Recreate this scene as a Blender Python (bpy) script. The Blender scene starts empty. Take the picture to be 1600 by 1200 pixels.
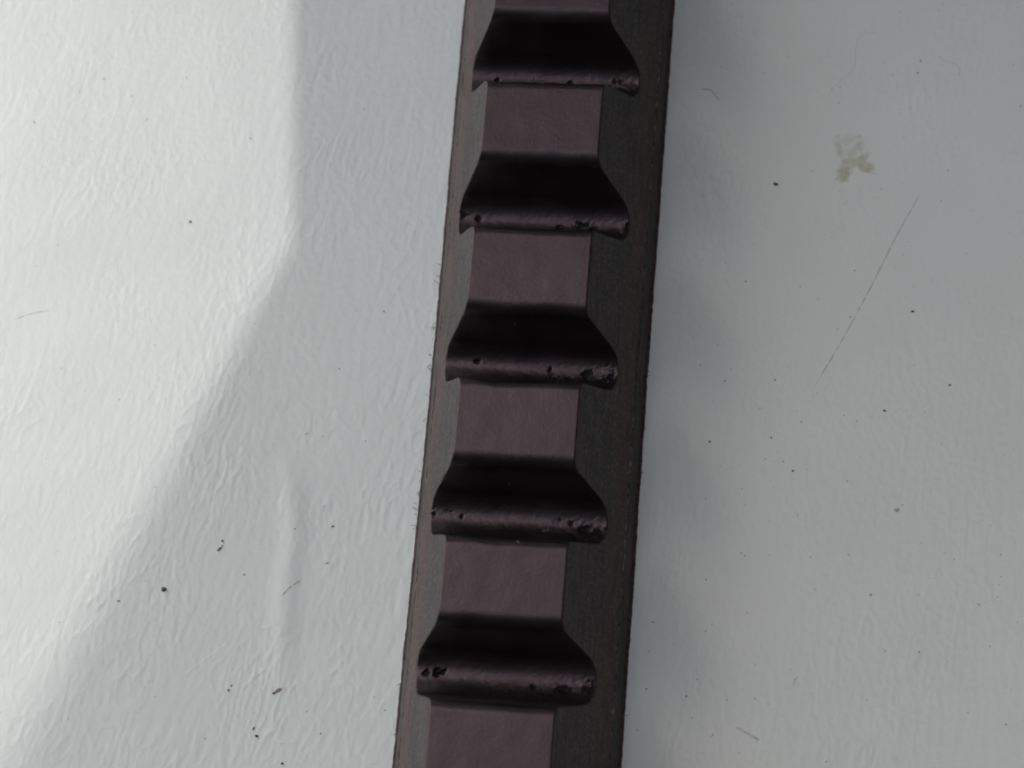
import bpy, math, random
import numpy as np
from mathutils import Vector

MM = 0.001
OY = -40.0                       # the fitted scene is centred on the belt: millimetres along the belt, shifted to the origin
scene = bpy.context.scene
COL = scene.collection
random.seed(7)
rng = np.random.default_rng(11)

# ------------------------------------------------------------------ camera
cam_d = bpy.data.cameras.new("camera")
cam = bpy.data.objects.new("camera", cam_d)
COL.objects.link(cam)
cam.location = (17.5575 * MM, OY * MM, 140.062 * MM)
cam.rotation_euler = (0.28628, 0.11192, 0.08244)
cam_d.sensor_width = 36.0
cam_d.lens = 36.0 * 3849.42 / 1600.0
cam_d.clip_start = 0.005
cam_d.clip_end = 50.0
cam_d.dof.use_dof = True
cam_d.dof.focus_distance = 0.1435
cam_d.dof.aperture_fstop = 50.0
scene.camera = cam

# ------------------------------------------------------------------ sky, sun, exposure
SUN_EL = math.radians(50.0)
SUN_SIDE = math.radians(34.0)    # the sun stands left of the picture, turned this far towards its top
SUN_DIR = Vector((-math.cos(SUN_SIDE) * math.cos(SUN_EL), math.sin(SUN_SIDE) * math.cos(SUN_EL), math.sin(SUN_EL)))
world = bpy.data.worlds.new("World")
scene.world = world
world.use_nodes = True
wn = world.node_tree
wn.nodes.clear()
sky = wn.nodes.new("ShaderNodeTexSky")
sky.sky_type = 'NISHITA'
sky.sun_disc = False
sky.sun_elevation = SUN_EL
sky.sun_rotation = SUN_SIDE - math.radians(90.0)
sky.air_density = 0.75
sky.dust_density = 3.0
sky.ozone_density = 0.3
bg = wn.nodes.new("ShaderNodeBackground")
bg.inputs["Strength"].default_value = 0.15
wo = wn.nodes.new("ShaderNodeOutputWorld")
wn.links.new(sky.outputs[0], bg.inputs["Color"])
wn.links.new(bg.outputs[0], wo.inputs["Surface"])

sun_d = bpy.data.lights.new("sun", 'SUN')
sun_d.energy = 0.72
sun_d.angle = math.radians(0.5)
sun_d.color = (1.0, 0.96, 0.95)
sun = bpy.data.objects.new("sun", sun_d)
COL.objects.link(sun)
sun.rotation_euler = SUN_DIR.to_track_quat('Z', 'Y').to_euler()
sun.location = (-0.5, 0, 0.5)

scene.view_settings.view_transform = 'Standard'
scene.view_settings.look = 'None'
scene.view_settings.gamma = 1.0
scene.view_settings.exposure = 0.56
scene.cycles.use_denoising = True
scene.cycles.max_bounces = 6
scene.cycles.filter_width = 2.0


# ------------------------------------------------------------------ helpers
def new_mat(name):
    m = bpy.data.materials.new(name)
    m.use_nodes = True
    nt = m.node_tree
    nt.nodes.clear()
    out = nt.nodes.new("ShaderNodeOutputMaterial")
    b = nt.nodes.new("ShaderNodeBsdfPrincipled")
    nt.links.new(b.outputs[0], out.inputs["Surface"])
    return m, nt, b


def node(nt, kind, **kw):
    n = nt.nodes.new(kind)
    for k, v in kw.items():
        if k in n.inputs:
            n.inputs[k].default_value = v
        else:
            setattr(n, k, v)
    return n


def noise(nt, scale, detail=3.0, rough=0.55, vec=None):
    n = node(nt, "ShaderNodeTexNoise")
    n.inputs["Scale"].default_value = scale
    n.inputs["Detail"].default_value = detail
    n.inputs["Roughness"].default_value = rough
    if vec is not None:
        nt.links.new(vec, n.inputs["Vector"])
    return n.outputs["Fac"]


def ramp(nt, fac, stops):
    r = node(nt, "ShaderNodeValToRGB")
    els = r.color_ramp.elements
    while len(els) < len(stops):
        els.new(0.5)
    for e, (p, c) in zip(els, stops):
        e.position = p
        e.color = c if len(c) == 4 else (*c, 1.0)
    nt.links.new(fac, r.inputs["Fac"])
    return r.outputs["Color"]


def mix(nt, a, b, fac, mode='MIX'):
    m = nt.nodes.new("ShaderNodeMix")
    m.data_type = 'RGBA'
    m.blend_type = mode
    for sock, v in ((m.inputs[6], a), (m.inputs[7], b), (m.inputs[0], fac)):
        if hasattr(v, "is_linked"):
            nt.links.new(v, sock)
        elif isinstance(v, tuple):
            sock.default_value = (*v, 1.0) if len(v) == 3 else v
        else:
            sock.default_value = v
    return m.outputs[2]


def mathn(nt, op, a, b=0.0, clamp=False):
    m = node(nt, "ShaderNodeMath", operation=op)
    m.use_clamp = clamp
    for i, v in enumerate((a, b)):
        if hasattr(v, "is_linked"):
            nt.links.new(v, m.inputs[i])
        else:
            m.inputs[i].default_value = v
    return m.outputs[0]


def bump(nt, height, dist, strength=1.0, normal=None):
    b = node(nt, "ShaderNodeBump")
    b.inputs["Distance"].default_value = dist
    b.inputs["Strength"].default_value = strength
    nt.links.new(height, b.inputs["Height"])
    if normal is not None:
        nt.links.new(normal, b.inputs["Normal"])
    return b.outputs["Normal"]


def position(nt):
    return nt.nodes.new("ShaderNodeNewGeometry").outputs["Position"]


def mesh_np(name, verts, faces, mats=(), smooth=True, normals=None, mat_idx=None):
    """verts (n,3) in metres, faces (m,4) quads."""
    me = bpy.data.meshes.new(name)
    verts = np.asarray(verts, np.float32)
    faces = np.asarray(faces, np.int32)
    m, k = faces.shape
    me.vertices.add(len(verts))
    me.vertices.foreach_set("co", verts.ravel())
    me.loops.add(m * k)
    me.loops.foreach_set("vertex_index", faces.ravel())
    me.polygons.add(m)
    me.polygons.foreach_set("loop_start", np.arange(0, m * k, k, dtype=np.int32))
    me.polygons.foreach_set("loop_total", np.full(m, k, np.int32))
    for mt in mats:
        me.materials.append(mt)
    if mat_idx is not None:
        me.polygons.foreach_set("material_index", np.asarray(mat_idx, np.int32))
    me.polygons.foreach_set("use_smooth", np.full(m, smooth, bool))
    me.update(calc_edges=True)
    me.validate()
    if normals is not None:
        me.normals_split_custom_set_from_vertices(np.asarray(normals, np.float32).tolist())
    return me


def link(name, me, parent=None, **props):
    o = bpy.data.objects.new(name, me)
    COL.objects.link(o)
    if parent is not None:
        o.parent = parent
    for k, v in props.items():
        o[k] = v
    return o


def grid_faces(nr, nc, off=0):
    i = np.arange(nr - 1)[:, None] * nc + np.arange(nc - 1)[None, :]
    i = i.ravel() + off
    return np.stack([i, i + 1, i + nc + 1, i + nc], 1)


def fft_noise(shape, step, lam_u, lam_v, angle, band=0.55, seed=0):
    """gaussian field with wavelength lam_u across and lam_v along a direction tilted by angle from +y (mm)."""
    r = np.random.default_rng(seed)
    f = np.fft.rfft2(r.standard_normal(shape))
    ky = np.fft.fftfreq(shape[0], step)[:, None]
    kx = np.fft.rfftfreq(shape[1], step)[None, :]
    c, s = math.cos(angle), math.sin(angle)
    u = (kx * c - ky * s) * lam_u
    v = (kx * s + ky * c) * lam_v
    k = np.sqrt(u * u + v * v)
    f *= np.exp(-((np.log(np.maximum(k, 1e-6))) / band) ** 2)
    g = np.fft.irfft2(f, shape)
    return g / g.std()


def fft_low(shape, step, lam, seed=0):
    r = np.random.default_rng(seed)
    f = np.fft.rfft2(r.standard_normal(shape))
    k2 = np.fft.fftfreq(shape[0], step)[:, None] ** 2 + np.fft.rfftfreq(shape[1], step)[None, :] ** 2
    f *= np.exp(-k2 * (lam / 2) ** 2 * 4)
    g = np.fft.irfft2(f, shape)
    return g / g.std()


def sample(field, fx, fy):
    """bilinear, wrapping."""
    ny, nx = field.shape
    x0 = np.floor(fx).astype(int); y0 = np.floor(fy).astype(int)
    tx, ty = fx - x0, fy - y0
    x0 %= nx; y0 %= ny
    x1, y1 = (x0 + 1) % nx, (y0 + 1) % ny
    return (field[y0, x0] * (1 - tx) * (1 - ty) + field[y0, x1] * tx * (1 - ty)
            + field[y1, x0] * (1 - tx) * ty + field[y1, x1] * tx * ty)


def seg_dist(px, py, pts):
    d = np.full(px.shape, 1e9)
    for (ax, ay), (bx, by) in zip(pts[:-1], pts[1:]):
        ex, ey = bx - ax, by - ay
        t = np.clip(((px - ax) * ex + (py - ay) * ey) / (ex * ex + ey * ey), 0, 1)
        d = np.minimum(d, np.hypot(px - ax - t * ex, py - ay - t * ey))
    return d


# ------------------------------------------------------------------ the white grained table top
STEP = 0.10
X0, X1, Y0, Y1 = -48.0, 40.0, 2.0, 80.0
NX, NY = int((X1 - X0) / STEP) + 1, int((Y1 - Y0) / STEP) + 1
gx = X0 + np.arange(NX) * STEP
gy = Y0 + np.arange(NY) * STEP
GX, GY = np.meshgrid(gx, gy)
SH = (NY, NX)
g1 = fft_noise(SH, STEP, 0.82, 3.2, math.radians(9), 0.45, 1)
g2 = fft_noise(SH, STEP, 0.72, 2.0, math.radians(-18), 0.45, 2)
g3 = fft_noise(SH, STEP, 0.50, 0.9, math.radians(35), 0.50, 3)
g4 = fft_noise(SH, STEP, 0.60, 1.6, math.radians(20), 0.45, 8)
amp = np.clip(1.0 + 0.45 * fft_low(SH, STEP, 5.0, 4), 0.2, 2.0)
amp2 = np.clip(0.8 + 0.6 * fft_low(SH, STEP, 4.0, 6), 0.0, 2.0)
wrink = (np.exp(-(g1 / 0.32) ** 2) * amp + 0.8 * amp2 * np.exp(-(g2 / 0.30) ** 2) + 0.35 * np.exp(-(g4 / 0.4) ** 2)
         + 0.16 * g1 + 0.12 * g2 + 0.08 * g3)
wrink -= wrink.mean()
smooth = 1.0 - 0.55 * np.clip((-15.5 - GX - np.clip(48 - GY, 0, 40) * 0.40) / 5.0, 0, 1)      # rubbed smoother at the left and upper right
smooth *= 1.0 - np.clip((GX - 9.0) / 5.0, 0, 1) * (0.25 + 0.3 * np.clip((GY - 36.0) / 12.0, 0, 1))
HGT = 0.0128 * smooth * wrink + 0.008 * fft_low(SH, STEP, 7.0, 5)
# a long soft crease pressed up in the sheet
ridge = seg_dist(GX, GY, [(-14.5, 34.4), (-13.75, 30.4), (-13.9, 26.5), (-13.6, 21.5)])
HGT += 0.10 * np.exp(-(ridge / 0.75) ** 2) * np.clip((GY - 19) / 6, 0, 1) * np.clip((36 - GY) / 4, 0, 1)
edge = np.minimum(np.minimum(GX - X0, X1 - GX), np.minimum(GY - Y0, Y1 - GY))
HGT *= np.clip(edge / 4.0, 0, 1)


def surf_z(x, y):
    return sample(HGT, (np.asarray(x, float) - X0) / STEP, (np.asarray(y, float) - Y0) / STEP)


mt, nt, b = new_mat("white_grained_vinyl")
pos = position(nt)
n1 = noise(nt, 90.0, 4, 0.6, pos)
n2 = noise(nt, 900.0, 3, 0.6, pos)
c = ramp(nt, n1, [(0.3, (0.664, 0.732, 0.684)), (0.7, (0.698, 0.767, 0.718))])
c = mix(nt, c, (0.66, 0.69, 0.65), mathn(nt, 'MULTIPLY', mathn(nt, 'SUBTRACT', n2, 0.5), 0.6, True))
nt.links.new(c, b.inputs["Base Color"])
b.inputs["Roughness"].default_value = 0.40
b.inputs["IOR"].default_value = 1.5
nt.links.new(bump(nt, noise(nt, 2600.0, 3, 0.6, pos), 0.00001, 0.6), b.inputs["Normal"])
M_VINYL = mt

verts = np.stack([GX.ravel() * MM, (GY.ravel() + OY) * MM, HGT.ravel() * MM], 1)
faces = grid_faces(NY, NX)
BIG = 2500.0
ov = []
of = []
base = len(verts)
xs = [-BIG, X0, X0 + (NX - 1) * STEP, BIG]
ysr = [-BIG, Y0, Y0 + (NY - 1) * STEP, BIG]
for j in range(4):
    for i in range(4):
        ov.append((xs[i] * MM, (ysr[j] + OY) * MM, 0.0))
for j in range(3):
    for i in range(3):
        if i == 1 and j == 1:
            continue
        a = base + j * 4 + i
        of.append((a, a + 1, a + 5, a + 4))
table = link("table_top", mesh_np("table_top", np.vstack([verts, ov]), np.vstack([faces, of]), [M_VINYL]),
             kind="structure", label="white grained vinyl table top under the belt")

# ------------------------------------------------------------------ panels added out of view to shade the table
mt, nt, b = new_mat("grey_blocker")
pos = position(nt)
nt.links.new(ramp(nt, noise(nt, 30, 4, 0.6, pos), [(0.3, (0.075, 0.066, 0.062)), (0.7, (0.115, 0.10, 0.094))]), b.inputs["Base Color"])
b.inputs["Roughness"].default_value = 0.9
M_BLOCKER = mt
mt, nt, b = new_mat("dark_blocker")
pos = position(nt)
nt.links.new(ramp(nt, noise(nt, 30, 4, 0.6, pos), [(0.3, (0.018, 0.018, 0.02)), (0.7, (0.03, 0.03, 0.032))]), b.inputs["Base Color"])
b.inputs["Roughness"].default_value = 0.9
M_DARK = mt


def light_blocker(plan, thick, mat):
    """plan: (x, y, top z) in mm; an unseen standing panel of that plan and thickness, added to block light."""
    P = np.array(plan, float)
    n = len(P)
    d = np.gradient(P[:, :2], axis=0)
    d /= np.linalg.norm(d, axis=1)[:, None]
    off = np.stack([d[:, 1], -d[:, 0]], 1) * thick
    v = []
    for k in range(n):
        x, y, z = P[k]
        ox, oy = off[k]
        v += [(x, y, -1), (x, y, z), (x + ox, y + oy, z - 0.02 * thick), (x + ox, y + oy, -1)]
    f = []
    for k in range(n - 1):
        a, c_ = 4 * k, 4 * k + 4
        for q in range(4):
            r = (q + 1) % 4
            f.append((a + q, a + r, c_ + r, c_ + q))
    f += [(0, 3, 2, 1), (4 * n - 4, 4 * n - 3, 4 * n - 2, 4 * n - 1)]
    v = np.array(v) + np.array([0, OY, 0])
    return link("light_blocker", mesh_np("light_blocker", v * MM, f, [mat], smooth=False), kind="structure")


light_blocker([(33, 170, 135), (33, 62, 115), (37, 40, 66), (52, 5, 20)], -5.0, M_BLOCKER)  # low panel added out of view to darken the right side
light_blocker([(-70, 225, 290), (115, 200, 390)], -12.0, M_BLOCKER)  # added beyond the picture's top to cut sky light on the right
light_blocker([(120, 420, 560), (72, 100, 340), (92, -120, 210)], -20.0, M_BLOCKER)  # taller added panel, blocks the sky from the right

# a floating panel added out of view between the sun and the belt: its lower edge throws the shadow line left of the belt
SX_, SY_ = SUN_DIR.x / SUN_DIR.z, SUN_DIR.y / SUN_DIR.z
edge_l = [(-21.5, 135, 100), (-17.6, 65.4, 100), (-15.8, 48.35, 100), (-29.0, 16.06, 300), (-72, -90, 420)]
edge_r = [(64, 135, 145), (64, 65.4, 145), (64, 48.35, 145), (70, 16.06, 330), (90, -90, 460)]
sv, sf = [], []
for (lx, ly, lz), (rx_, ry_, rz_) in zip(edge_l, edge_r):
    for up in (0.0, 4.0):
        sv.append((lx + (lz + up) * SX_, ly + (lz + up) * SY_ + OY, lz + up))
        sv.append((rx_ + (rz_ + up) * SX_, ry_ + (rz_ + up) * SY_ + OY, rz_ + up))
for k in range(4):
    a, c_ = 4 * k, 4 * k + 4
    sf += [(a, a + 1, c_ + 1, c_), (a + 2, c_ + 2, c_ + 3, a + 3), (a, c_, c_ + 2, a + 2), (a + 1, a + 3, c_ + 3, c_ + 1)]
sf += [(0, 2, 3, 1), (16, 17, 19, 18)]
link("sun_blocker", mesh_np("sun_blocker", np.array(sv) * MM, sf, [M_DARK], smooth=False), kind="structure")
light_blocker([(-300, -135, 820), (620, -135, 820)], 30.0, M_DARK)  # dark panel added behind the camera so the cog faces stay black

# ------------------------------------------------------------------ belt materials
# moulded black cover cloth on the cog tops and in the gaps
mt, nt, b = new_mat("cog_cover_cloth")
pos = position(nt)
n1 = noise(nt, 700.0, 5, 0.65, pos)
n2 = noise(nt, 5200.0, 2, 0.6, pos)
n3 = noise(nt, 160.0, 3, 0.6, pos)
c = ramp(nt, n1, [(0.25, (0.0022, 0.0020, 0.0022)), (0.75, (0.0040, 0.0033, 0.0036))])
nd = noise(nt, 320.0, 5, 0.7, pos)
c = mix(nt, c, (0.030, 0.024, 0.024), ramp(nt, nd, [(0.50, (0, 0, 0)), (0.75, (0.35, 0.35, 0.35))]))
nt.links.new(c, b.inputs["Base Color"])
nt.links.new(mathn(nt, 'ADD', mathn(nt, 'MULTIPLY', n3, 0.16), 0.31), b.inputs["Roughness"])
b.inputs["IOR"].default_value = 1.70
b.inputs["Specular Tint"].default_value = (1.0, 0.78, 0.80, 1.0)
nb = bump(nt, n2, 0.00003, 0.45)
nb = bump(nt, n1, 0.00002, 0.3, nb)
nt.links.new(nb, b.inputs["Normal"])
M_COVER = mt

# raw torn rubber inside the broken-out pits: dull, without the cloth's sheen
mt, nt, b = new_mat("torn_rubber")
pos = position(nt)
n1 = noise(nt, 4500.0, 3, 0.65, pos)
nt.links.new(ramp(nt, n1, [(0.35, (0.0025, 0.0023, 0.0026)), (0.62, (0.010, 0.009, 0.0095)), (0.80, (0.05, 0.045, 0.045))]), b.inputs["Base Color"])
b.inputs["Roughness"].default_value = 0.75
b.inputs["IOR"].default_value = 1.3
nt.links.new(bump(nt, n1, 0.00004, 0.8), b.inputs["Normal"])
M_TORN = mt

# raw cut flanks: dusty dark rubber, browner towards the cord line
mt, nt, b = new_mat("cut_rubber_flank")
pos = position(nt)
sep = node(nt, "ShaderNodeSeparateXYZ")
nt.links.new(pos, sep.inputs[0])
mp = node(nt, "ShaderNodeMapping")
mp.inputs["Scale"].default_value = (1.0, 0.12, 1.0)
nt.links.new(pos, mp.inputs["Vector"])
ns = noise(nt, 3500.0, 3, 0.6, mp.outputs[0])
nf = noise(nt, 5000.0, 2, 0.7, pos)
nl = noise(nt, 220.0, 3, 0.6, pos)
lay = mathn(nt, 'MULTIPLY', mathn(nt, 'SUBTRACT', mathn(nt, 'ADD', sep.outputs[2], mathn(nt, 'MULTIPLY', nl, 0.0016)), 0.0036), 900.0, True)
c = mix(nt, (0.088, 0.055, 0.049), (0.057, 0.047, 0.047), lay)
c = mix(nt, c, (0.155, 0.130, 0.115), ramp(nt, nf, [(0.50, (0, 0, 0)), (0.70, (1, 1, 1))]))
c = mix(nt, c, (0.012, 0.011, 0.011), ramp(nt, ns, [(0.36, (0.5, 0.5, 0.5)), (0.54, (0, 0, 0))]))
nt.links.new(c, b.inputs["Base Color"])
b.inputs["Roughness"].default_value = 0.62
nb = bump(nt, ns, 0.00002, 0.25)
nb = bump(nt, nf, 0.00004, 0.7, nb)
nt.links.new(nb, b.inputs["Normal"])
M_FLANK = mt

mt, nt, b = new_mat("backing_cloth")
pos = position(nt)
n1 = noise(nt, 3000.0, 3, 0.65, pos)
nt.links.new(ramp(nt, n1, [(0.35, (0.022, 0.012, 0.011)), (0.7, (0.115, 0.060, 0.054))]), b.inputs["Base Color"])
b.inputs["Roughness"].default_value = 0.8
nt.links.new(bump(nt, n1, 0.00005, 0.7), b.inputs["Normal"])
M_BACK = mt

mt, nt, b = new_mat("cord_rubber")
pos = position(nt)
mp = node(nt, "ShaderNodeMapping")
mp.inputs["Scale"].default_value = (1.0, 0.15, 1.0)
nt.links.new(pos, mp.inputs["Vector"])
n1 = noise(nt, 3000.0, 3, 0.65, mp.outputs[0])
nt.links.new(ramp(nt, n1, [(0.32, (0.016, 0.012, 0.0115)), (0.68, (0.075, 0.060, 0.056))]), b.inputs["Base Color"])
b.inputs["Roughness"].default_value = 0.5
nt.links.new(bump(nt, n1, 0.00004, 0.6), b.inputs["Normal"])
M_CORD = mt

# ------------------------------------------------------------------ the cogged belt
WB, WT, HB = 6.5, 3.428, 8.177
PITCH, S0, LN, DP = 9.02825, 60.4513, 4.871, 4.482
R2 = 1.30
R1_UP, R1_DOWN = 0.90, 0.60
L_UP, L_DOWN = LN / 2 + 0.40, LN / 2                 # rounding of the cog edge above and below a gap
ZC = 1.25                                   # the cogs stand on the cord layer


def solve_alpha(r1, hl):
    lo, hi = 0.3, 1.55
    for _ in range(60):
        a = (lo + hi) / 2
        w = (hl - (r1 + R2) * math.sin(a)) / math.cos(a)
        d = (r1 + R2) * (1 - math.cos(a)) + max(w, 0) * math.sin(a)
        if d < DP:
            lo = a
        else:
            hi = a
    return a


AL_UP, AL_DOWN = solve_alpha(R1_UP, L_UP), solve_alpha(R1_DOWN, L_DOWN)


def half_depth(t, r1, al, hl):
    tb = R2 * math.sin(al)
    tt = hl - r1 * math.sin(al)
    d_b = R2 - np.sqrt(np.maximum(R2 ** 2 - np.minimum(t, tb) ** 2, 0))
    d_w = R2 * (1 - math.cos(al)) + (t - tb) * math.tan(al)
    u = np.clip(hl - t, 0, r1 * math.sin(al))
    d_t = DP - (r1 - np.sqrt(np.maximum(r1 ** 2 - u ** 2, 0)))
    h = np.where(t < tb, d_b, np.where(t < tt, d_w, d_t))
    return DP - np.minimum(h, DP)


def depth(t):
    """depth of the gap at distance t along the belt from its floor centre."""
    a = np.abs(t)
    return np.where(t > 0, half_depth(a, R1_UP, AL_UP, L_UP), half_depth(a, R1_DOWN, AL_DOWN, L_DOWN))


FLOOR0 = S0 - LN / 2
GAP_UP = {0: 1.0, 1: 1.02, 2: 0.985, 3: 1.015, 4: 1.0}          # moulded gaps differ a little
GAP_DOWN = {0: 0.99, 1: 1.0, 2: 1.03, 3: 1.06, 4: 1.14, 5: 1.1}


def gap_t(k, t):
    k = np.asarray(k, int)
    t = np.asarray(t, float)
    up = np.vectorize(lambda q: GAP_UP.get(int(q), 1.0), otypes=[float])(k)
    dn = np.vectorize(lambda q: GAP_DOWN.get(int(q), 1.0), otypes=[float])(k)
    return np.where(t > 0, t / up, t / dn)

pf = fft_low((512, 512), 0.06, 0.34, 21)          # pit field
pf2 = fft_low((512, 512), 0.06, 1.6, 22)          # where pits cluster
rough_f = fft_low((512, 512), 0.06, 0.25, 23)
wav_f = fft_low((512, 512), 0.06, 2.2, 24)
PITS = []                                          # broken-out hollows: (gap, x, y offset, rx, ry, depth)
for k, x, dy, rx, ry, dd in [
        (0, -3.5, -0.10, 0.22, 0.30, 0.25), (0, 0.9, -0.15, 0.18, 0.22, 0.22), (0, 3.2, -0.2, 0.22, 0.2, 0.2), (0, 4.2, -0.5, 0.6, 0.3, 0.16),
        (1, -4.9, 0.25, 0.45, 0.28, 0.24), (1, -3.9, 0.05, 0.2, 0.25, 0.2), (1, 1.0, -0.35, 0.3, 0.3, 0.18), (1, 3.0, -0.3, 0.25, 0.22, 0.2),
        (2, -3.2, 0.32, 0.38, 0.16, 0.26), (2, 1.2, 0.0, 0.28, 0.2, 0.22), (2, 3.2, -0.2, 0.5, 0.4, 0.22), (2, 4.5, -0.4, 0.4, 0.4, 0.2), (2, 2.3, -0.55, 0.25, 0.2, 0.2),
        (3, -5.0, 0.15, 0.28, 0.42, 0.32), (3, -4.0, 0.32, 0.24, 0.18, 0.26), (3, -3.3, 0.05, 0.16, 0.14, 0.2), (3, 2.3, 0.0, 0.22, 0.2, 0.25), (3, 3.0, 0.05, 0.25, 0.22, 0.25),
        (3, 3.8, -0.25, 0.5, 0.4, 0.26), (3, 4.8, -0.5, 0.4, 0.3, 0.25), (3, 1.8, -0.7, 0.5, 0.22, 0.2),
        (4, -3.8, 0.0, 0.52, 0.36, 0.42), (4, -4.5, -0.1, 0.3, 0.3, 0.2), (4, 1.6, -0.45, 0.3, 0.2, 0.2), (4, 3.3, -0.5, 0.6, 0.35, 0.2), (4, 4.6, -0.5, 0.4, 0.3, 0.2)]:
    PITS.append((x, FLOOR0 - PITCH * k + dy, rx, ry, dd))


def top_height(X, Y, with_torn=False):
    k = np.round((FLOOR0 - Y) / PITCH)
    t = gap_t(k, Y - (FLOOR0 - PITCH * k))
    d = depth(t + 0.018 * sample(wav_f, X / 0.06, Y / 0.06))
    fl = np.clip(d / DP, 0, 1)
    z = HB - d
    fx, fy = X / 0.06, Y / 0.06
    low = np.clip((fl - 0.55) / 0.35, 0, 1)
    pit = np.clip(sample(pf, fx, fy) - 1.6 + 0.45 * sample(pf2, fx * 0.7, fy * 0.7) + 0.35 * np.clip((X - 0.5) / 4.0, -0.6, 1.0), 0, 1.2)
    z = z - low * 0.012 * pit
    lowm = np.clip((t < 0.4) * 1.0, 0, 1) * np.clip((X - 1.5) / 3.0, 0, 1)
    z = z + low * (0.003 + 0.004 * lowm) * sample(rough_f, fx, fy)
    z = z + 0.005 * sample(wav_f, fx * 1.3 + 90, fy * 1.3)
    crumb_ = sample(pf, fx * 1.1 + 70, fy * 1.1 + 9) * 0.6 + 0.7 * sample(pf2, fx + 20, fy + 50) + 0.9 * np.clip((X - 1.0) / 4.0, -0.8, 1.0) - np.clip(t - 0.1, 0, 2) * 2.5
    torn = np.clip((crumb_ - 1.4) / 0.4, 0, 1) * low * (fl > 0.75) * (t > -1.2)
    z = z - 0.03 * torn * (1 + sample(rough_f, fx * 1.7, fy * 1.7))
    for (px, py, rx, ry, dd) in PITS:
        q = ((X - px) / (0.62 * rx)) ** 2 + ((Y - py) / (0.62 * ry)) ** 2
        wob = 0.85 * sample(pf, fx * 1.3 + 40, fy * 1.3 + 17)
        hole = np.clip((1.1 - q - wob) / 0.5, 0, 1) * (q < 3.0)
        z = z - 0.42 * dd * hole
        torn = np.maximum(torn, hole)
    if with_torn:
        return z, torn
    return z


edge_f = fft_low((8, 4096), 0.05, 3.0, 31)


def edge_wave(side, y, z):
    """the cut edges are not quite straight: sideways offset of a flank (mm), fading towards the cog top."""
    y = np.asarray(y, float)
    w = 0.008 * sample(edge_f, y / 0.05, np.full_like(y, 2.0 if side < 0 else 5.0))
    w = w + (0.12 if side < 0 else -0.05) * np.exp(-((y - 39) / 14) ** 2) - (0.04 if side < 0 else -0.02)
    return w * np.clip(1 - np.asarray(z, float) / HB, 0, 1)


def xw(z):
    return WB + (WT - WB) * z / HB


def cog_mesh(name, y_lo, y_hi, ncol=120, step=0.085):
    nrow = int(round((y_hi - y_lo) / step)) + 1
    yy = y_lo + (np.arange(-1, nrow + 1)) * (y_hi - y_lo) / (nrow - 1)     # one padding row each end
    rb = 0.09
    nf_, nc_ = 16, 5
    rows, torn_rows = [], []
    for y in yy:
        h0 = top_height(np.array([-4.6, 4.6]), np.array([y, y]))
        kk = round((FLOOR0 - y) / PITCH)
        hb = HB - float(depth(gap_t([kk], [y - (FLOOR0 - PITCH * kk)]))[0])
        tx = np.linspace(-1, 1, ncol) * (xw(hb) - rb)
        tz, tn = top_height(tx, np.full_like(tx, y), True)
        torn_rows.append(tn)
        L, Rr = [], []
        for sgn, zt, lst in ((-1, tz[0], L), (1, tz[-1], Rr)):
            zf = np.linspace(ZC + 0.19, max(zt - rb * 1.2, ZC + 0.2), nf_)
            xf = xw(zf) * sgn + 0.012 * sgn * sample(rough_f, zf / 0.06 + 31 * sgn, np.full_like(zf, y / 0.06)) + edge_wave(sgn, np.full_like(zf, y), zf)
            a = np.array([xf[-1], zf[-1]]); c_ = np.array([(xw(hb)) * sgn, zt]); b_ = np.array([(xw(hb) - rb) * sgn, zt])
            s = np.linspace(0, 1, nc_ + 2)[1:-1][:, None]
            bz = (1 - s) ** 2 * a + 2 * s * (1 - s) * c_ + s ** 2 * b_
            lst.append(np.vstack([np.stack([xf, zf], 1), bz]))
        prof = np.vstack([L[0], np.stack([tx, tz], 1), Rr[0][::-1]])
        rows.append(np.column_stack([prof[:, 0], np.full(len(prof), y), prof[:, 1]]))
    V = np.array(rows)                                                     # (nrow+2, ncols, 3)
    du = np.gradient(V, axis=1)
    dv = np.gradient(V, axis=0)
    N = np.cross(du, dv)
    N /= np.linalg.norm(N, axis=2)[:, :, None] + 1e-12
    V, N = V[1:-1], N[1:-1]
    nr, nc = V.shape[:2]
    fc = grid_faces(nr, nc)
    colidx = np.tile(np.arange(nc - 1), nr - 1)
    flank = (colidx < nf_ + 1) | (colidx >= nc - nf_ - 2)
    mi = flank.astype(int)
    T = np.array(torn_rows)[1:-1]
    pad = nf_ + nc_
    for r_ in range(nr - 1):
        cc = np.nonzero(T[r_, :-1] > 0.35)[0]
        mi[r_ * (nc - 1) + pad + cc] = 2
    yc = (y_lo + y_hi) / 2
    P = V.reshape(-1, 3) - np.array([0, yc, 0])
    return mesh_np(name, P * MM, fc, [M_COVER, M_FLANK, M_TORN], True, N.reshape(-1, 3), mi), yc


belt = bpy.data.objects.new("cogged_drive_belt", None)
COL.objects.link(belt)
belt.empty_display_size = 0.01
belt["label"] = "dark cogged rubber drive belt lying cogs up across the white table top"
belt["category"] = "drive belt"

KLO, KHI = -6, 14                                  # gaps beyond the frame at both ends
for k in range(KLO, KHI):
    y_hi = FLOOR0 - PITCH * (k - 1)
    y_lo = FLOOR0 - PITCH * k
    if -1 <= k <= 6:
        me, yc = cog_mesh("cog", y_lo, y_hi)
    else:
        me, yc = cog_mesh("cog", y_lo, y_hi, 30, 0.3)
    o = link("cog", me, belt)
    o.location = (0, (yc + OY) * MM, 0)
BY0, BY1 = FLOOR0 - PITCH * (KHI - 1), FLOOR0 - PITCH * (KLO - 1)


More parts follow.
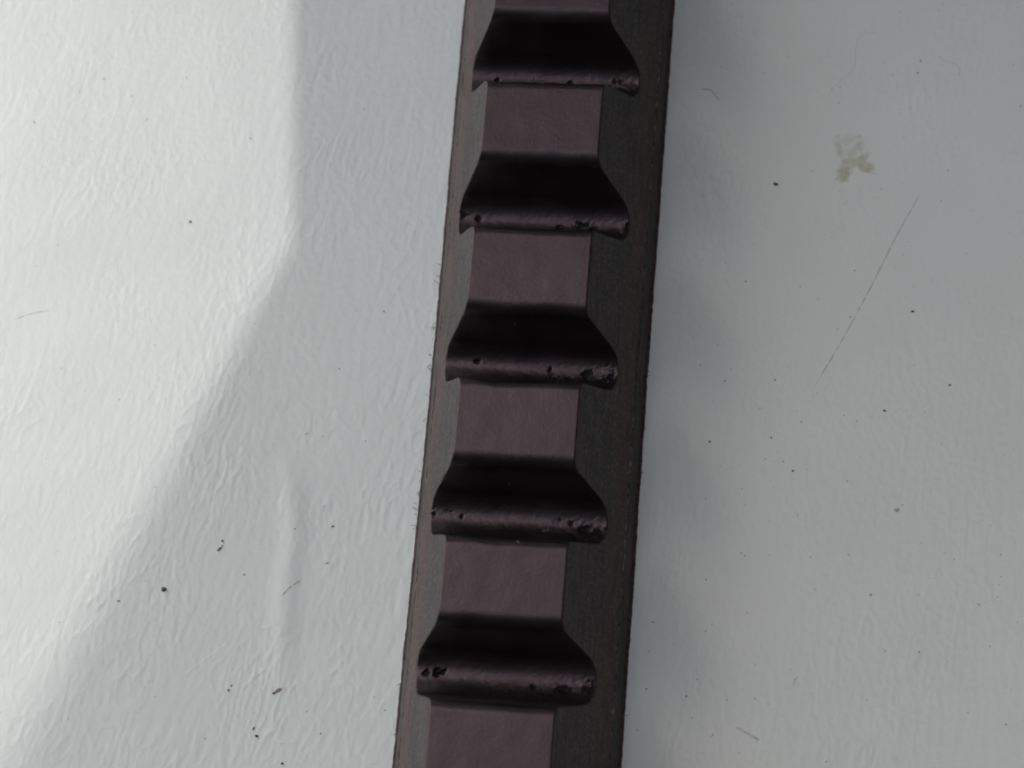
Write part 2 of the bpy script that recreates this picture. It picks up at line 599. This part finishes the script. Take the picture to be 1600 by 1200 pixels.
def band(name, z0, z1, x0, x1, mat, rough, seed):
    """a flat layer of the belt: the side faces carry fine frayed relief."""
    n = int((BY1 - BY0) / 0.12)
    y = np.linspace(BY0, BY1, n)
    zz = np.linspace(z0, z1, 5)
    f = fft_low((5, n), 0.12, 0.3, seed)
    f2 = fft_low((5, n), 0.12, 0.3, seed + 1)
    pr = []
    for i, z in enumerate(zz):
        w = x0 + (x1 - x0) * i / 4
        pr.append((-w - rough * f[i], z))
    left = [np.stack([p[0] + edge_wave(-1, y, p[1]), y, np.full(n, p[1])], 1) for p in pr]
    right = [np.stack([(x0 + (x1 - x0) * i / 4) + rough * f2[i] + edge_wave(1, y, zz[i]), y, np.full(n, zz[i])], 1) for i in range(5)]
    cols = left + right[::-1]
    V = np.stack(cols + [left[0]], 1)               # (n, 11, 3), closed round
    fc = grid_faces(n, 11)
    me = mesh_np(name, (V.reshape(-1, 3) + np.array([0, OY, 0])) * MM, fc, [mat], False)
    return link(name, me, belt)


band("backing", 0.015, 0.34, 6.55, 6.42, M_BACK, 0.010, 40)
band("cord_layer", 0.345, ZC + 0.01, xw(0.345) + 0.0, xw(ZC) - 0.012, M_CORD, 0.008, 50)

def thread(side, z, r):
    n = int((BY1 - BY0) / 0.15)
    y = np.linspace(BY0, BY1, n)
    x = side * (xw(z) - 0.015) + edge_wave(side, y, z) + 0.012 * sample(edge_f, y / 0.012, np.full(n, 3.3 + side))
    V = []
    for a in range(7):
        an = a % 6 * math.pi / 3
        V.append(np.stack([x + r * math.cos(an), y, np.full(n, z) + r * math.sin(an)], 1))
    V = np.stack(V, 1).reshape(-1, 3) + np.array([0, OY, 0])
    link("cord", mesh_np("cord", V * MM, grid_faces(n, 7), [M_THREAD]), belt)


mt, nt, b = new_mat("scuffed_cord")
pos = position(nt)
n1 = noise(nt, 2500.0, 3, 0.6, pos)
n3 = noise(nt, 60.0, 2, 0.5, pos)
nt.links.new(ramp(nt, mathn(nt, 'MULTIPLY', mathn(nt, 'ADD', n1, 0.1), mathn(nt, 'ADD', n3, 0.4)), [(0.42, (0.020, 0.015, 0.015)), (0.62, (0.14, 0.125, 0.125)), (0.75, (0.35, 0.33, 0.33))]), b.inputs["Base Color"])
b.inputs["Roughness"].default_value = 0.5
M_THREAD = mt
thread(-1, ZC + 0.10, 0.028)
thread(1, ZC + 0.10, 0.040)

# loose cloth fibres along the cut edge of the backing
fv, ff = [], []
for i in range(46):
    sx = -1 if i < 30 else 1
    y = random.choice([random.uniform(12, 70), random.gauss(41, 3), random.gauss(32, 1.0)])
    x = sx * 6.5
    z = random.uniform(0.05, 0.4)
    p = np.array([x, y, z])
    d = np.array([sx * random.uniform(0.3, 1.0), random.uniform(-0.8, 0.8), random.uniform(-0.1, 0.3)])
    ln = random.uniform(0.08, 0.3)
    r = random.uniform(0.015, 0.03)
    for s in range(3):
        q = p + d * ln * s / 2 + np.array([0, 0.08 * (s == 2) * random.uniform(-1, 1), 0])
        for a in range(3):
            an = a * 2.094
            fv.append((q[0], q[1] + r * math.cos(an), max(q[2], 0.04) + r * math.sin(an)))
    b0 = len(fv) - 9
    for s in range(2):
        for a in range(3):
            c0, c1 = b0 + s * 3 + a, b0 + s * 3 + (a + 1) % 3
            ff.append((c0, c1, c1 + 3, c0 + 3))
link("frayed_fibre", mesh_np("frayed_fibre", (np.array(fv) + np.array([0, OY, 0])) * MM, ff, [M_BACK]), belt, kind="stuff")

# pale lint caught on the cover cloth, too fine to count
lv, lf = [], []
nl_ = 0
for i in range(420):
    y = random.uniform(10, 70)
    x = random.uniform(-5.8, 5.8)
    z = float(top_height(np.array([x]), np.array([y]))[0])
    if abs(x) > xw(z) - 0.1:
        continue
    dz = float(top_height(np.array([x]), np.array([y + 0.02]))[0] - z) / 0.02
    a = min(0.010 + random.expovariate(1 / 0.008), 0.045)
    ln = a * (random.uniform(2.5, 6) if random.random() < 0.12 else random.uniform(0.8, 1.6))
    an = random.uniform(0, 3.14)
    u = np.array([math.cos(an), math.sin(an), dz * math.sin(an)]); u /= np.linalg.norm(u)
    nn = np.array([0, -dz, 1.0]); nn /= np.linalg.norm(nn)
    w = np.cross(nn, u)
    c0 = np.array([x, y + OY, z]) + nn * a * 0.5
    for q in (u * ln, w * a * 0.7, -u * ln, -w * a * 0.7, nn * a * 0.7, -nn * a * 0.7):
        lv.append(c0 + q)
    lf += [(nl_ + p, nl_ + q, nl_ + r) for p, q, r in ((0, 1, 4), (1, 2, 4), (2, 3, 4), (3, 0, 4), (1, 0, 5), (2, 1, 5), (3, 2, 5), (0, 3, 5))]
    nl_ += 6
mt, nt, b = new_mat("pale_lint")
b.inputs["Base Color"].default_value = (0.30, 0.28, 0.26, 1)
b.inputs["Roughness"].default_value = 0.8
link("lint", mesh_np("lint", np.array(lv) * MM, lf, [mt]), belt, kind="stuff")

# ------------------------------------------------------------------ marks in the table surface
def flat_mat(name, col, rough=0.6, alpha=1.0, noise_scale=None, lo=0.35, hi=0.65):
    m, nt, b = new_mat(name)
    b.inputs["Base Color"].default_value = (*col, 1)
    b.inputs["Roughness"].default_value = rough
    if noise_scale:
        n = noise(nt, noise_scale, 4, 0.65, position(nt))
        a = mathn(nt, 'MULTIPLY', ramp(nt, n, [(lo, (0, 0, 0)), (hi, (1, 1, 1))]), alpha)
        nt.links.new(a, b.inputs["Alpha"])
    else:
        b.inputs["Alpha"].default_value = alpha
    return m


M_SCR = flat_mat("grey_scratch", (0.26, 0.25, 0.24), 0.7, 0.34, 1800.0, 0.30, 0.60)
M_SCRD = flat_mat("dark_scratch", (0.05, 0.05, 0.05), 0.7, 0.7, 2200.0, 0.40, 0.62)
M_SCRW = flat_mat("pale_scratch", (0.9, 0.9, 0.88), 0.3)


def stroke(name, pts, w0, w1, mat, parent, lift=0.012, n=60, seed=0, **props):
    r = np.random.default_rng(seed)
    P = np.array(pts, float)
    d = np.r_[0, np.cumsum(np.hypot(*np.diff(P, axis=0).T))]
    s = np.linspace(0, d[-1], n)
    x = np.interp(s, d, P[:, 0]); y = np.interp(s, d, P[:, 1])
    k = np.ones(5) / 5
    xp = np.convolve(np.pad(x, 2, 'edge'), k, 'valid'); yp = np.convolve(np.pad(y, 2, 'edge'), k, 'valid')
    x, y = xp, yp
    tx, ty = np.gradient(x), np.gradient(y)
    l = np.hypot(tx, ty) + 1e-9
    nx_, ny_ = -ty / l, tx / l
    t = np.linspace(0, 1, n)
    w = (w0 + (w1 - w0) * t) * np.clip(np.minimum(t, 1 - t) * 8, 0.15, 1) * (0.75 + 0.5 * r.random(n))
    V = []
    for q in (-0.5, 0.5):
        xx, yy = x + nx_ * w * q, y + ny_ * w * q
        V.append(np.stack([xx, yy + OY, surf_z(xx, yy) + lift], 1))
    V = np.stack(V[::-1], 1).reshape(-1, 3)
    return link(name, mesh_np(name, V * MM, grid_faces(n, 2), [mat]), parent, **props)


stroke("scratch", [(22.19, 53.42), (20.71, 50.31), (19.34, 47.03), (17.97, 43.98), (16.19, 40.46)], 0.09, 0.07, M_SCR, table, seed=1,
       label="long thin grey scratch right of the belt")
stroke("scratch", [(12.86, 20.51), (14.27, 19.8)], 0.10, 0.12, M_SCR, table, seed=2, label="short grey scratch low right of the belt")
stroke("scratch", [(-14.2, 26.25), (-13.65, 26.92), (-13.0, 27.45)], 0.06, 0.06, M_SCRD, table, seed=3, label="short dark scratch left of the belt")
stroke("scratch", [(-19.5, 21.35), (-18.26, 22.41), (-17.0, 23.5)], 0.045, 0.055, M_SCRW, table, seed=4, label="pale scratch left of the belt")
stroke("scratch", [(-32.79, 42.61), (-31.83, 43.03), (-30.45, 43.38)], 0.06, 0.05, M_SCR, table, seed=5, label="faint grey scratch at the far left")

# the yellowish stain: overlapping irregular blots pressed into the vinyl
mt, nt, b = new_mat("yellow_stain")
pos = position(nt)
b.inputs["Base Color"].default_value = (0.56, 0.55, 0.34, 1)
b.inputs["Roughness"].default_value = 0.5
at = node(nt, "ShaderNodeAttribute", attribute_name="wear")
n = noise(nt, 1500.0, 4, 0.6, pos)
a = mathn(nt, 'MULTIPLY', at.outputs["Fac"], mathn(nt, 'ADD', mathn(nt, 'MULTIPLY', n, 0.85), 0.08), True)
nt.links.new(a, b.inputs["Alpha"])
M_STAIN = mt
sx = np.linspace(16.0, 20.0, 120); sy = np.linspace(53.2, 57.4, 120)
SX, SY = np.meshgrid(sx, sy)
wob = fft_low((120, 120), 0.034, 0.35, 61) * 0.35
m = np.zeros_like(SX)
for (bx, by, ra, rbb, an, wgt) in [(17.45, 54.25, 0.42, 0.62, -0.5, 0.95), (18.75, 54.7, 0.62, 0.36, -0.3, 0.75), (18.45, 55.2, 0.42, 0.3, 0.9, 0.8),
                                   (17.1, 55.75, 0.22, 0.55, 0.35, 0.55), (17.9, 55.55, 0.5, 0.3, 0.4, 0.45), (18.3, 56.0, 0.28, 0.45, 0.1, 0.5),
                                   (17.8, 54.9, 0.55, 0.4, 0.3, 0.6), (17.0, 56.6, 0.16, 0.16, 0, 0.35), (18.25, 56.6, 0.14, 0.16, 0, 0.4), (17.6, 56.4, 0.5, 0.3, 0, 0.22)]:
    ux = (SX - bx) * math.cos(an) + (SY - by) * math.sin(an)
    uy = -(SX - bx) * math.sin(an) + (SY - by) * math.cos(an)
    q = np.sqrt((ux / ra) ** 2 + (uy / rbb) ** 2) + 0.45 * wob
    m = np.maximum(m, wgt * np.clip((1.35 - q) / 0.9, 0, 1))
fcs = grid_faces(120, 120)
keep = m.ravel()[fcs].max(1) > 0.02
used, inv = np.unique(fcs[keep], return_inverse=True)
SV = np.stack([SX, SY + OY, surf_z(SX, SY) + 0.01], 2).reshape(-1, 3)[used]
me = mesh_np("stain", SV * MM, inv.reshape(-1, 4), [M_STAIN])
at = me.attributes.new("wear", 'FLOAT', 'POINT')
at.data.foreach_set("value", m.ravel()[used].astype(np.float32))
link("stain", me, table, label="pale yellow blotchy stain right of the belt")


# ------------------------------------------------------------------ grit, crumbs and hairs lying on the table
def grit_mat(name, c0, c1, rough=0.7):
    m, nt, b = new_mat(name)
    nt.links.new(ramp(nt, noise(nt, 4000.0, 3, 0.6, position(nt)), [(0.35, c0), (0.65, c1)]), b.inputs["Base Color"])
    b.inputs["Roughness"].default_value = rough
    return m


M_GRIT = grit_mat("black_grit", (0.006, 0.006, 0.008), (0.03, 0.028, 0.028))
M_BROWN = grit_mat("brown_grit", (0.03, 0.022, 0.018), (0.11, 0.085, 0.07))
M_DUST = grit_mat("grey_dust", (0.24, 0.24, 0.24), (0.44, 0.43, 0.42))
M_FLAKE = grit_mat("pink_flake", (0.24, 0.17, 0.15), (0.38, 0.29, 0.27))
M_PALE = grit_mat("pale_grain", (0.75, 0.72, 0.65), (0.9, 0.88, 0.82), 0.25)
M_HAIR = grit_mat("grey_hair", (0.44, 0.44, 0.44), (0.52, 0.52, 0.51))

_t = (1 + 5 ** .5) / 2
ICO = np.array([(-1, _t, 0), (1, _t, 0), (-1, -_t, 0), (1, -_t, 0), (0, -1, _t), (0, 1, _t), (0, -1, -_t), (0, 1, -_t), (_t, 0, -1), (_t, 0, 1), (-_t, 0, -1), (-_t, 0, 1)])
ICO /= np.linalg.norm(ICO[0])
ICF = np.array([(0, 11, 5), (0, 5, 1), (0, 1, 7), (0, 7, 10), (0, 10, 11), (1, 5, 9), (5, 11, 4), (11, 10, 2), (10, 7, 6), (7, 1, 8),
                (3, 9, 4), (3, 4, 2), (3, 2, 6), (3, 6, 8), (3, 8, 9), (4, 9, 5), (2, 4, 11), (6, 2, 10), (8, 6, 7), (9, 8, 1)])


def subdiv(V, F):
    V = [tuple(v) for v in V]; cache = {}; out = []
    def mid(a, b_):
        k = (min(a, b_), max(a, b_))
        if k not in cache:
            p = (np.array(V[a]) + np.array(V[b_])) / 2
            V.append(tuple(p / np.linalg.norm(p))); cache[k] = len(V) - 1
        return cache[k]
    for a, b_, c_ in F:
        d, e, f = mid(a, b_), mid(b_, c_), mid(c_, a)
        out += [(a, d, f), (b_, e, d), (c_, f, e), (d, e, f)]
    return np.array(V), np.array(out)


ICO2, ICF2 = subdiv(ICO, ICF)


def lump(x, y, a, b_, h, rot, seed, fine=True):
    """an irregular crumb: semi axes a, b_ in mm, height h; returns verts in mm, faces."""
    r = np.random.default_rng(seed)
    V, F = (ICO2, ICF2) if fine else (ICO, ICF)
    V = V * (1 + 0.22 * r.standard_normal(len(V)))[:, None]
    V = V * np.array([a, b_, h / 2]) * 0.85
    c_, s = math.cos(rot), math.sin(rot)
    X = V[:, 0] * c_ - V[:, 1] * s + x
    Y = V[:, 0] * s + V[:, 1] * c_ + y
    Z = V[:, 2] + h * 0.42 + float(surf_z(x, y))
    return np.stack([X, Y, Z], 1), F


def crumb(name, label, cat, x, y, a, b_, h, rot, mat, seed, group=None):
    V, F = lump(x, y, a, b_, h, rot, seed)
    V = V - np.array([x, y, 0])
    o = link(name, mesh_np(name, V * MM, F, [mat]))
    o.location = (x * MM, (y + OY) * MM, 0)
    o["label"] = label
    o["category"] = cat
    if group:
        o["group"] = group
    return o


G = "specks of grit on the table top"
crumb("grit_speck", "tiny black grit speck in the bright area at upper left", "grit", -22.4, 49.45, 0.10, 0.07, 0.08, 0.2, M_GRIT, 1, G)
crumb("grit_speck", "round brown grit speck on the shadow edge at lower left", "grit", -21.22, 26.4, 0.14, 0.16, 0.14, 0.3, M_BROWN, 2, G)
crumb("grit_speck", "upper dark crumb of the pair beside a pale grain, left of the belt", "grit", -18.02, 29.50, 0.10, 0.06, 0.08, -0.7, M_GRIT, 3, G)
crumb("grit_speck", "slanted stick-like dark crumb below its partner, left of the belt", "grit", -18.16, 29.02, 0.19, 0.05, 0.08, 0.75, M_GRIT, 4, G)
crumb("pale_grain", "pale grain between two dark crumbs left of the belt", "grain", -18.05, 29.25, 0.09, 0.08, 0.09, 0.2, M_PALE, 5)
crumb("flake", "pinkish brown flake with a dark end, lower left near the belt", "flake", -13.72, 20.83, 0.26, 0.11, 0.06, 0.6, M_FLAKE, 6)
crumb("grit_speck", "black crumb touching the dark end of the pinkish flake", "grit", -13.93, 20.68, 0.10, 0.07, 0.12, 0.6, M_GRIT, 7, G)
crumb("grit_speck", "lower black crumb of the pair near the bottom left edge", "grit", -14.67, 18.14, 0.12, 0.07, 0.09, -0.3, M_GRIT, 8, G)
crumb("grit_speck", "upper slanted black crumb of the pair near the bottom left edge", "grit", -14.9, 18.55, 0.10, 0.045, 0.07, 1.0, M_GRIT, 9, G)
crumb("grit_speck", "single black grit speck at the bottom edge left of the belt", "grit", -12.99, 16.66, 0.09, 0.08, 0.09, 0.0, M_GRIT, 10, G)
crumb("grit_speck", "lower left black speck of a close pair left of the belt", "grit", -16.64, 20.68, 0.08, 0.06, 0.07, 0.3, M_GRIT, 11, G)
crumb("grit_speck", "upper right black speck of a close pair left of the belt", "grit", -16.49, 20.95, 0.07, 0.05, 0.06, 0.0, M_GRIT, 12, G)
crumb("grit_speck", "largest black grit speck right of the belt, below left of the yellow stain", "grit", 13.41, 53.36, 0.15, 0.10, 0.12, -0.2, M_GRIT, 13, G)
crumb("grit_speck", "black grit speck beside the long scratch at right", "grit", 21.87, 45.67, 0.11, 0.07, 0.08, 0.0, M_GRIT, 14, G)
crumb("grit_speck", "small black grit speck near the right edge below the scratch", "grit", 24.17, 41.25, 0.09, 0.06, 0.07, 0.2, M_GRIT, 15, G)
crumb("grit_speck", "black grit speck nearest the belt's right side at mid height", "grit", 10.41, 37.12, 0.07, 0.07, 0.07, 0.2, M_GRIT, 16, G)
crumb("grit_speck", "tiny black grit speck further right of the belt at mid height", "grit", 15.35, 35.6, 0.08, 0.06, 0.07, 0.2, M_GRIT, 17, G)
crumb("grit_speck", "flat dark comma-shaped speck right of the belt, below the long scratch", "grit", 20.47, 39.51, 0.12, 0.05, 0.06, -0.4, M_GRIT, 18, G)
crumb("grit_speck", "dark dash of grit left of the belt above the pale crease", "grit", -11.48, 30.76, 0.11, 0.045, 0.06, 0.5, M_GRIT, 19, G)
crumb("grit_speck", "thin dark dash of grit beside the pale crease", "grit", -11.59, 28.54, 0.12, 0.03, 0.05, 0.4, M_GRIT, 20, G)
crumb("grit_speck", "dark dash of grit in the bright area at lower left", "grit", -23.88, 25.54, 0.13, 0.03, 0.05, 0.0, M_BROWN, 21, G)
crumb("grit_speck", "tiny dark speck close to the belt's left edge at mid height", "grit", -9.71, 44.21, 0.05, 0.05, 0.05, 0.0, M_GRIT, 22, G)
crumb("grit_speck", "tiny dark speck left of the belt at mid height", "grit", -12.09, 40.49, 0.05, 0.05, 0.05, 0.0, M_GRIT, 23, G)
crumb("dust_lump", "soft grey dust lump right of the belt at lower right", "dust", 21.4, 33.6, 0.16, 0.12, 0.05, 0.5, M_HAIR, 24)
crumb("pale_grain", "bright pale grain in the shade against the belt's right side", "grain", 7.68, 24.48, 0.07, 0.06, 0.09, 0.0, M_PALE, 25)


def hair(label, pts, w, mat, seed, name="hair", cat="hair"):
    r = np.random.default_rng(seed)
    P = np.array(pts, float)
    d = np.r_[0, np.cumsum(np.hypot(*np.diff(P, axis=0).T))]
    n = 50
    s = np.linspace(0, d[-1], n)
    x = np.interp(s, d, P[:, 0]); y = np.interp(s, d, P[:, 1])
    for _ in range(2):
        k = np.ones(7) / 7
        x = np.convolve(np.pad(x, 3, 'edge'), k, 'valid'); y = np.convolve(np.pad(y, 3, 'edge'), k, 'valid')
    z = surf_z(x, y) + w * 0.6
    tx, ty = np.gradient(x), np.gradient(y)
    l = np.hypot(tx, ty) + 1e-9
    V = []
    for a in range(5):
        an = a * 2 * math.pi / 5
        V.append(np.stack([x - ty / l * w / 2 * math.cos(an), y + tx / l * w / 2 * math.cos(an), z + w / 2 * math.sin(an)], 1))
    V.append(V[0])
    V = np.stack(V, 1).reshape(-1, 3)
    c_ = np.array([x.mean(), y.mean(), 0])
    o = link(name, mesh_np(name, (V - c_) * MM, grid_faces(n, 6), [mat]))
    o.location = (c_[0] * MM, (c_[1] + OY) * MM, 0)
    o["label"] = label
    o["category"] = cat
    return o


hair("long faint bent hair between the belt and the yellow stain at top", [(19.23, 63.4), (18.57, 63.55), (17.85, 63.23), (17.81, 62.21), (17.79, 60.94), (17.16, 60.41), (16.35, 59.55), (16.26, 59.0)], 0.018, M_HAIR, 1)
hair("short faint curled hair at the upper right above the yellow stain", [(22.72, 62.16), (23.15, 61.71), (23.85, 61.57), (24.13, 61.24), (24.11, 60.65)], 0.025, M_HAIR, 2)
hair("tiny grey curl of hair right of the belt near the bottom", [(16.02, 23.02), (16.04, 23.35), (16.25, 23.54)], 0.035, M_HAIR, 3)
hair("dark bent fibre in the shade beside the belt's upper right edge", [(8.53, 59.36), (9.16, 59.38), (9.41, 59.05), (9.68, 58.70)], 0.05, M_DUST, 4, "fibre", "fibre")

# fine dust nobody could count
dv, df = [], []
nv = 0
for i in range(620):
    x = random.uniform(-36, 30) if random.random() < 0.45 else random.uniform(9, 30)
    y = random.uniform(12, 70)
    if abs(x) < 7.2:
        continue
    a = min(0.025 + random.expovariate(1 / 0.016), 0.085)
    V, F = lump(x, y, a, a * random.uniform(0.5, 1), a * 0.5, random.uniform(0, 3), 100 + i, False)
    dv.append(V + np.array([0, OY, 0])); df.append(F + nv); nv += len(V)
link("dust", mesh_np("dust", np.vstack(dv) * MM, np.vstack(df), [M_DUST]), kind="stuff")
